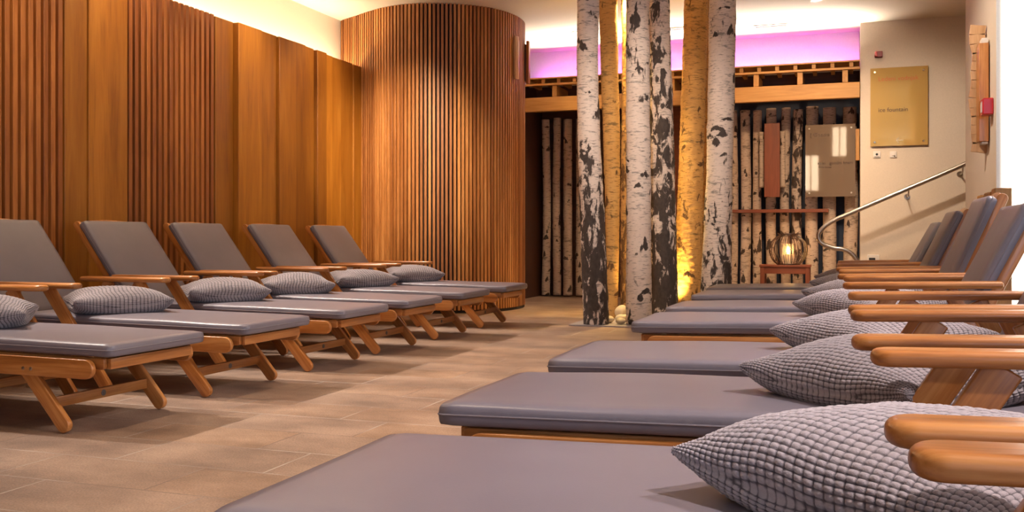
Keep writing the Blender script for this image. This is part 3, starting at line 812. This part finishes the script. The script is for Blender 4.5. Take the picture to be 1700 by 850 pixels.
# shelf
mb = MB(); box(mb, -1.32, -.21, 11.93, 12.06, 1.075, 1.115, 'x', .003); tag(mb.build('wall_shelf', REDW), 'narrow timber shelf board running across the birch logs above the lantern', 'shelf')
# light timber strip at the niche corner
mb = MB(); box(mb, .088, .128, 11.70, 11.78, 1.66, 2.02, 'z', .002); tag(mb.build('wooden_strip', PINE), 'short upright pale timber strip at the edge of the cream wall', 'strip')
# sconce on drum
t = thing('wall_lamp', 'narrow timber wall lamp of two upright planks high on the slatted drum', 'lamp', (-3.36, 9.86, 2.48))
mb = MB(); board(mb, (.0, -.07, 0), (.0, -.07, .46), .06, .03, (.3, 1, 0)); mb.build('front_board', PALEW, t)
mb = MB(); board(mb, (-.02, .0, .02), (-.02, .0, .44), .11, .02, (.1, 1, 0)); mb.build('back_board', TEAK, t)
t = thing('wall_lamp', 'upright timber plank lamp at the drum edge beside the purple cove', 'lamp', (-3.36, 10.2, 2.49))
mb = MB(); board(mb, (.0, 0, 0), (.0, 0, .475), .055, .03, (0, 1, 0)); mb.build('front_board', TEAK, t)
mb = MB(); board(mb, (-.04, 0, .03), (-.04, 0, .44), .04, .04, (0, 1, 0)); mb.build('back_board', DARKW, t)
# pillar lamp: pale wavy-edged board with darker board in front
t = thing('wall_lamp', 'timber wall lamp of pale wavy board and dark board, on the pillar side', 'lamp', (.90, 7.3, 1.37))
mb = MB(); M_ = 14
for k in range(M_):
    f = lambda q: .008*math.sin(q*.8)+.006*math.sin(q*1.9)
    z = .87*k/M_; board(mb, (-.052+f(k), 0, z), (-.052+f(k+1), 0, z+.87/M_), .098, .03, (1, 0, 0), .0004, .0004, .001, steps=1, n=1, ext1=.001)
mb.build('back_board', PALEW, t)
mb = MB(); box(mb, -.068, -.008, -.17, -.03, .06, .72, 'z', .003); mb.build('front_board', TEAK, t)
for z in (.10, .735):
    mb = MB(); box(mb, -.050, -.012, -.16, -.05, z-.015 if z > .5 else z-.055, z+.02 if z > .5 else z-.042, 'x', .002); mb.build('spacer', WPL, t)
# fire call point
t = thing('call_point', 'red fire alarm call point box on the pillar beside the timber lamp', 'alarm', (.9005, 7.02, 1.645))
mb = MB(); box(mb, -.066, 0, -.06, .06, -.054, .054, 'y', .006); mb.build('case', REDP, t)
mb = MB(); box(mb, -.0685, -.066, -.04, .04, -.036, .036, 'y', .001); mb.build('press_panel', WPL, t)
# dark red alarm on the sign wall
t = thing('alarm_beacon', 'small dark red alarm beacon above the gold glass sign', 'alarm', (.325, 11.46, 2.81))
mb = MB(); box(mb, -.042, .042, -.045, 0, -.033, .033, 'x', .006); mb.build('case', DREDP, t)
mb = MB(); box(mb, -.036, -.012, -.052, -.046, -.026, .026, 'x', .003); mb.build('lens', REDP, t)
def socket(x, z, lb, w=.04, blackc=True, nm='wall_socket'):
    t = thing(nm, lb, 'socket', (x, 11.46, z))
    mb = MB(); box(mb, -w, w, -.012, 0, -w, w, 'x', .004); mb.build('cover_plate', WPL, t)
    if blackc == 'hole':
        k = MB(); lathe(k, [(.013, -.0125), (.013, -.016), (.008, -.0165)], 0, .002, 20, 'y'); k.build('plug_hole', BLACKP, t)
        k = MB(); box(k, -w*.7, w*.7, -.0135, -.012, -w*.75, -w*.6, 'x', .0005); k.build('label_strip', BLACKP, t)
    elif blackc == 'key':
        k = MB(); box(k, -.014, .018, -.018, -.0125, -.012, .02, 'x', .002); k.build('rocker', WPL, t)
        k = MB(); lathe(k, [(.006, -.0185), (.006, -.020)], .014, -.018, 12, 'y'); k.build('indicator', BLACKP, t)
    else:
        k = MB(); box(k, -.045, .022, -.035, -.0125, -.032, .028, 'x', .004); k.build('plug', BLACKP, t)
socket(.308, 1.70, 'white wall socket with dark centre below the gold sign, nearer the birch logs', .038, 'hole')
socket(.478, 1.695, 'white wall switch with small black dot below the middle of the gold sign', .036, 'key', 'wall_switch')
socket(.27, .525, 'low white wall socket with a black plug, above the farthest armrests', .062, 'plug')
# ceiling grilles
for (x, y, lb) in ((-.82, 11.27, 'slim ceiling air grille in the bright cove above the cream sign wall side'), (-1.90, 11.08, 'slim ceiling air grille partly hidden behind the black birch trunk')):
    t = thing('ceiling_vent', lb, 'vent', (x, y, HC))
    mb = MB()
    for yy in (-.055, .055): box(mb, -.19, .19, yy-.01, yy+.01, -.012, 0, 'x', .001)
    for xx in (-.18, .18): box(mb, xx-.01, xx+.01, -.045, .045, -.012, 0, 'y', .001)
    mb.build('vent_frame', WPL, t)
    mb = MB()
    for q in range(4): box(mb, -.17, .17, -.036+.024*q-.004, -.036+.024*q+.004, -.009, -.001, 'x', .001)
    mb.build('slat', GREYM, t)
# handrail
hp = [(1.436, 1.707), (1.163, 1.551), (.5, 1.254), (0, 1.031), (-.106, .984), (-.20, .93), (-.272, .862), (-.302, .79), (-.262, .712), (-.137, .662), (-.05, .650), (.03, .615), (.085, .55), (.105, .47), (.105, .02)]
t = thing('handrail', 'brushed steel stair handrail with a looped lower end before the cream wall', 'handrail', (0, 11.15, 0))
mb = MB(); tube(mb, catmull([(x, 0, z) for x, z in hp], 6), .025, 14); mb.build('rail', STEEL, t)
for x in (.62, 1.15):
    z = 1.254+(x-.5)*.4479-.02
    mb = MB(); tube(mb, catmull([(x, 0, z), (x, .08, z-.06), (x, .31, z-.06)], 5), .008, 8); lathe(mb, [(.032, .31), (.032, .302)], x, z-.06, 16, 'y'); mb.build('bracket', STEEL, t)
# low timber screen by the pillar
t = thing('timber_screen', 'low screen of thick upright golden boards standing against the pillar', 'screen', (.85, 6.5, 0))
tops = [1.075, 1.06, 1.065, 1.05, 1.06, 1.045]
for i in range(5):
    y0 = -.33+.165*i+.0
    mb = MB(); box(mb, -.045-(i % 2)*.006, .045, y0+.02 if i == 0 else y0, y0+.163, 0, tops[i], 'z', .004, .5); mb.build('board', PINE, t)
# little table + lantern
t = thing('side_table', 'small reddish timber table under the lantern before the birch logs', 'table', (-.68, 11.62, 0))
mb = MB(); box(mb, -.285, .285, -.16, .16, .435, .462, 'x', .004); mb.build('tabletop', REDW, t)
mb = MB()
for yy in (-.135, .135): box(mb, -.235, .235, yy-.011, yy+.011, .36, .434, 'x', .002)
for xx in (-.25, .25): box(mb, xx-.011, xx+.011, -.12, .12, .36, .434, 'y', .002)
mb.build('apron', REDW, t)
for xx in (-.25, .25):
    for yy in (-.13, .13):
        mb = MB(); box(mb, xx-.024, xx+.024, yy-.024, yy+.024, 0, .434, 'z', .003); mb.build('leg', REDW, t)
t = thing('lantern', 'bulbous dark wicker lantern with a lit candle, on the small table', 'lantern', (-.65, 11.62, .463))
mb = MB()
prof = [(.13, .006), (.175, .05), (.208, .12), (.214, .19), (.19, .265), (.135, .32), (.10, .335)]
pf = catmull([(a, 0, b) for a, b in prof], 4)
for k in range(46):
    a0 = 2*PI*k/46+random.uniform(-.05, .05); tw = random.uniform(-.25, .25); pts = []
    for i, p in enumerate(pf):
        a = a0+tw*i/len(pf); r = p.x+random.uniform(-.003, .003); pts.append((r*math.cos(a), r*math.sin(a), p.z))
    tube(mb, pts, .0032, 5)
mb.build('wicker_basket', RATTAN, t)
mb = MB()
for r, z in ((.13, .006), (.10, .006), (.11, .332), (.10, .345), (.12, .355)):
    tube(mb, [((r+random.uniform(-.004, .004))*math.cos(a*PI/12), (r+random.uniform(-.004, .004))*math.sin(a*PI/12), z+random.uniform(-.003, .003)) for a in range(24)], .005, 6, closed=True)
for k in range(16):
    a = 2*PI*k/16; tube(mb, [(.10*math.cos(a), .10*math.sin(a), .335), (.125*math.cos(a+.2), .125*math.sin(a+.2), .375+random.uniform(-.01, .01))], .003, 5)
lathe(mb, [(.135, 0), (.135, .008)], 0, 0, 24)
mb.build('rim', RATTAN, t)
mb = MB(); lathe(mb, [(.036, .009), (.036, .12), (.030, .124), (.01, .120)], 0, 0, 20); cn = mb.build('candle', WAX, t)
mb = MB(); lathe(mb, [(.003, .121), (.013, .135), (.017, .155), (.012, .18), (.001, .215)], 0, 0, 14); mb.build('flame', FLAME, cn)
mb = MB(); lathe(mb, [(.06, .009), (.065, .12), (.058, .24)], 0, 0, 24); g = mb.build('glass_cylinder', CLEARG, t)

# ------------------------------------------------------------------ lights
def area(name, loc, rot, sx, sy, power, col, parent=None, spread=PI):
    d = bpy.data.lights.new(name, 'AREA'); d.shape = 'RECTANGLE'; d.size = sx; d.size_y = sy; d.energy = power; d.color = col; d.spread = spread
    o = bpy.data.objects.new(name, d); COL.objects.link(o); o.location = loc; o.rotation_euler = rot
    if parent: o.parent = parent
    return o
def spot(name, loc, target, power, col, ang=60, blend=.6, r=.04):
    d = bpy.data.lights.new(name, 'SPOT'); d.energy = power; d.color = col; d.spot_size = math.radians(ang); d.spot_blend = blend; d.shadow_soft_size = r
    o = bpy.data.objects.new(name, d); COL.objects.link(o); o.location = loc
    o.rotation_euler = (Vector(target)-Vector(loc)).to_track_quat('-Z', 'Y').to_euler(); return o
def point(name, loc, power, col, r=.03):
    d = bpy.data.lights.new(name, 'POINT'); d.energy = power; d.color = col; d.shadow_soft_size = r
    o = bpy.data.objects.new(name, d); COL.objects.link(o); o.location = loc; return o
WARM = (1.0, .74, .46); GOLD = (1.0, .60, .16); DAY = (.80, .88, 1.0)
# daylight at the windows
area('daylight_side', (XR+.02, 2.05, 1.65), (0, PI/2, 0), 2.2, 7.0, 42, (.58, .74, 1))
area('daylight_rear', (2.15, YB+.02, 1.65), (PI/2, 0, 0), 2.4, 2.6, 60, (.62, .72, 1))
# sun through the rear window on to the pillar face
sd = bpy.data.lights.new('sun', 'SUN'); sd.energy = 9; sd.color = (1, .93, .82); sd.angle = math.radians(.35)
so = bpy.data.objects.new('sun', sd); COL.objects.link(so); so.location = (2, -8, 6)
so.rotation_euler = Vector((.0, 1, -.055)).to_track_quat('-Z', 'Y').to_euler()
# ceiling fill lamps, added to brighten seats, walls and floor
DL = [(-4.1, y, -4.95, 1.9, 62, 85, WARM) for y in (2.6, 4.2, 5.6, 7.0, 8.3)]                 # added washers for the timber wall
DL += [(-4.88, y, -3.15, .35, 300, 42, (1, .88, .80)) for y in (3.37, 4.28, 5.23, 6.09, 7.06, 8.04)]  # added over the wall-row seats, cones kept off the backrests
DL += [(1.35, y, -.55, .4, 320, 60, (1, .88, .88)) for y in (.9, 2.4, 3.9, 5.4)]                # added over the facing-row seats
DL += [(-1.9, y, -1.9, 0, 85, 80, (1, .76, .52)) for y in (2.2, 4.2, 6.2)] + [(-.3, 10.2, -.3, 0, 90, 100, WARM), (-3.0, 10.9, -3.0, 0, 50, 100, WARM)]
for i, (x, y, tx, tz, pw, an, cl) in enumerate(DL):
    t = thing('fill_downlight', 'added round ceiling fill lamp brightening the room', 'fill light', (x, y, HC), 0, 'added ceiling fill lamps')
    mb = MB(); lathe(mb, [(.055, -.001), (.055, -.008), (.042, -.008), (.042, -.002)], 0, 0, 24); mb.build('trim_ring', WPL, t)
    mb = MB(); lathe(mb, [(.040, -.002), (.040, -.004)], 0, 0, 24); mb.build('lens', LAMPE, t)
    spot('fill_downlight_lamp', (x, y, HC-.02), (tx, y, tz), pw, cl, an, .9, .05)
# strip behind the timber wall, pointing up
area('cove_strip', (-5.15, 5.2, 2.52), (PI, 0, 0), .08, 8.4, 70, (1, .80, .52))
# white ceiling wash and magenta strip above the canopy
area('cove_strip', (-1.85, 11.45, 2.80), (PI+.45, 0, 0), 3.8, .06, 90, (1, .90, .74), None, 2.2)
area('cove_strip', (-1.85, 11.82, 2.775), (PI/2+.5, 0, 0), 3.8, .04, 12, (.46, .07, .80))
# golden light on the trunks
spot('spot_lamp', (-2.02, 9.08, HC-.03), (-2.13, 9.0, 0), 260, (1, .70, .26), 70, .8, .03)
spot('spot_lamp', (-1.75, 9.75, HC-.03), (-1.55, 9.5, .3), 130, GOLD, 60, .8, .03)
spot('spot_lamp', (-1.62, 9.30, .06), (-1.46, 9.55, 1.9), 110, GOLD, 75, .8, .03)
spot('spot_lamp', (-1.85, 9.0, .06), (-2.08, 9.0, 1.6), 18, GOLD, 75, .8, .03)
# soft front light of the far niche and the drum
spot('spot_lamp', (-3.3, 6.6, HC-.05), (-4.35, 9.0, 1.5), 640, (1, .80, .55), 44, 1.0, .08)
spot('spot_lamp', (-.5, 9.6, HC-.05), (-.6, 12.1, 1.1), 110, (1, .66, .38), 75, .9, .06)
spot('spot_lamp', (.1, 9.3, HC-.04), (.7, 11.4, 1.2), 130, (1, .82, .62), 80, 1.0, .06)  # unseen spot added to brighten the sign wall
spot('spot_lamp', (-1.3, 5.8, HC-.04), (-1.65, 8.7, 1.5), 210, (1, .82, .66), 50, 1.0, .06)  # unseen spot added to warm the trunk fronts
spot('spot_lamp', (-.5, 6.2, HC-.04), (.9, 7.5, 1.7), 130, (1, .84, .66), 60, 1.0, .06)  # unseen spot added to lighten the pillar side
point('candle_light', (-.65, 11.62, .64), 5, (1, .48, .14), .02)

w = bpy.data.worlds.new('World'); SC.world = w; w.use_nodes = True
nt = w.node_tree; nt.nodes.clear()
o = nt.nodes.new('ShaderNodeOutputWorld'); b = nt.nodes.new('ShaderNodeBackground'); sk = nt.nodes.new('ShaderNodeTexSky')
sk.sky_type = 'HOSEK_WILKIE'; sk.turbidity = 4; sk.sun_direction = (-.2, -.8, .5)
L(nt, sk.outputs[0], b.inputs[0]); b.inputs[1].default_value = 1.0; L(nt, b.outputs[0], o.inputs[0])

# ------------------------------------------------------------------ camera
cd = bpy.data.cameras.new('camera'); cam = bpy.data.objects.new('camera', cd); COL.objects.link(cam)
cd.sensor_width = 36; cd.lens = 36*1600/1700; cd.shift_y = -34/1700; cd.clip_start = .02
cam.location = (0, 0, .80); cam.rotation_euler = (PI/2, 0, math.atan(557/1600))
cd.dof.use_dof = False
SC.camera = cam
SC.view_settings.view_transform = 'Standard'; SC.view_settings.look = 'None'; SC.view_settings.gamma = 1; SC.view_settings.exposure = .62
SC.view_settings.use_curve_mapping = False
SC.cycles.use_denoising = True
SC.cycles.max_bounces = 8; SC.cycles.diffuse_bounces = 5
SC.cycles.sample_clamp_indirect = 6
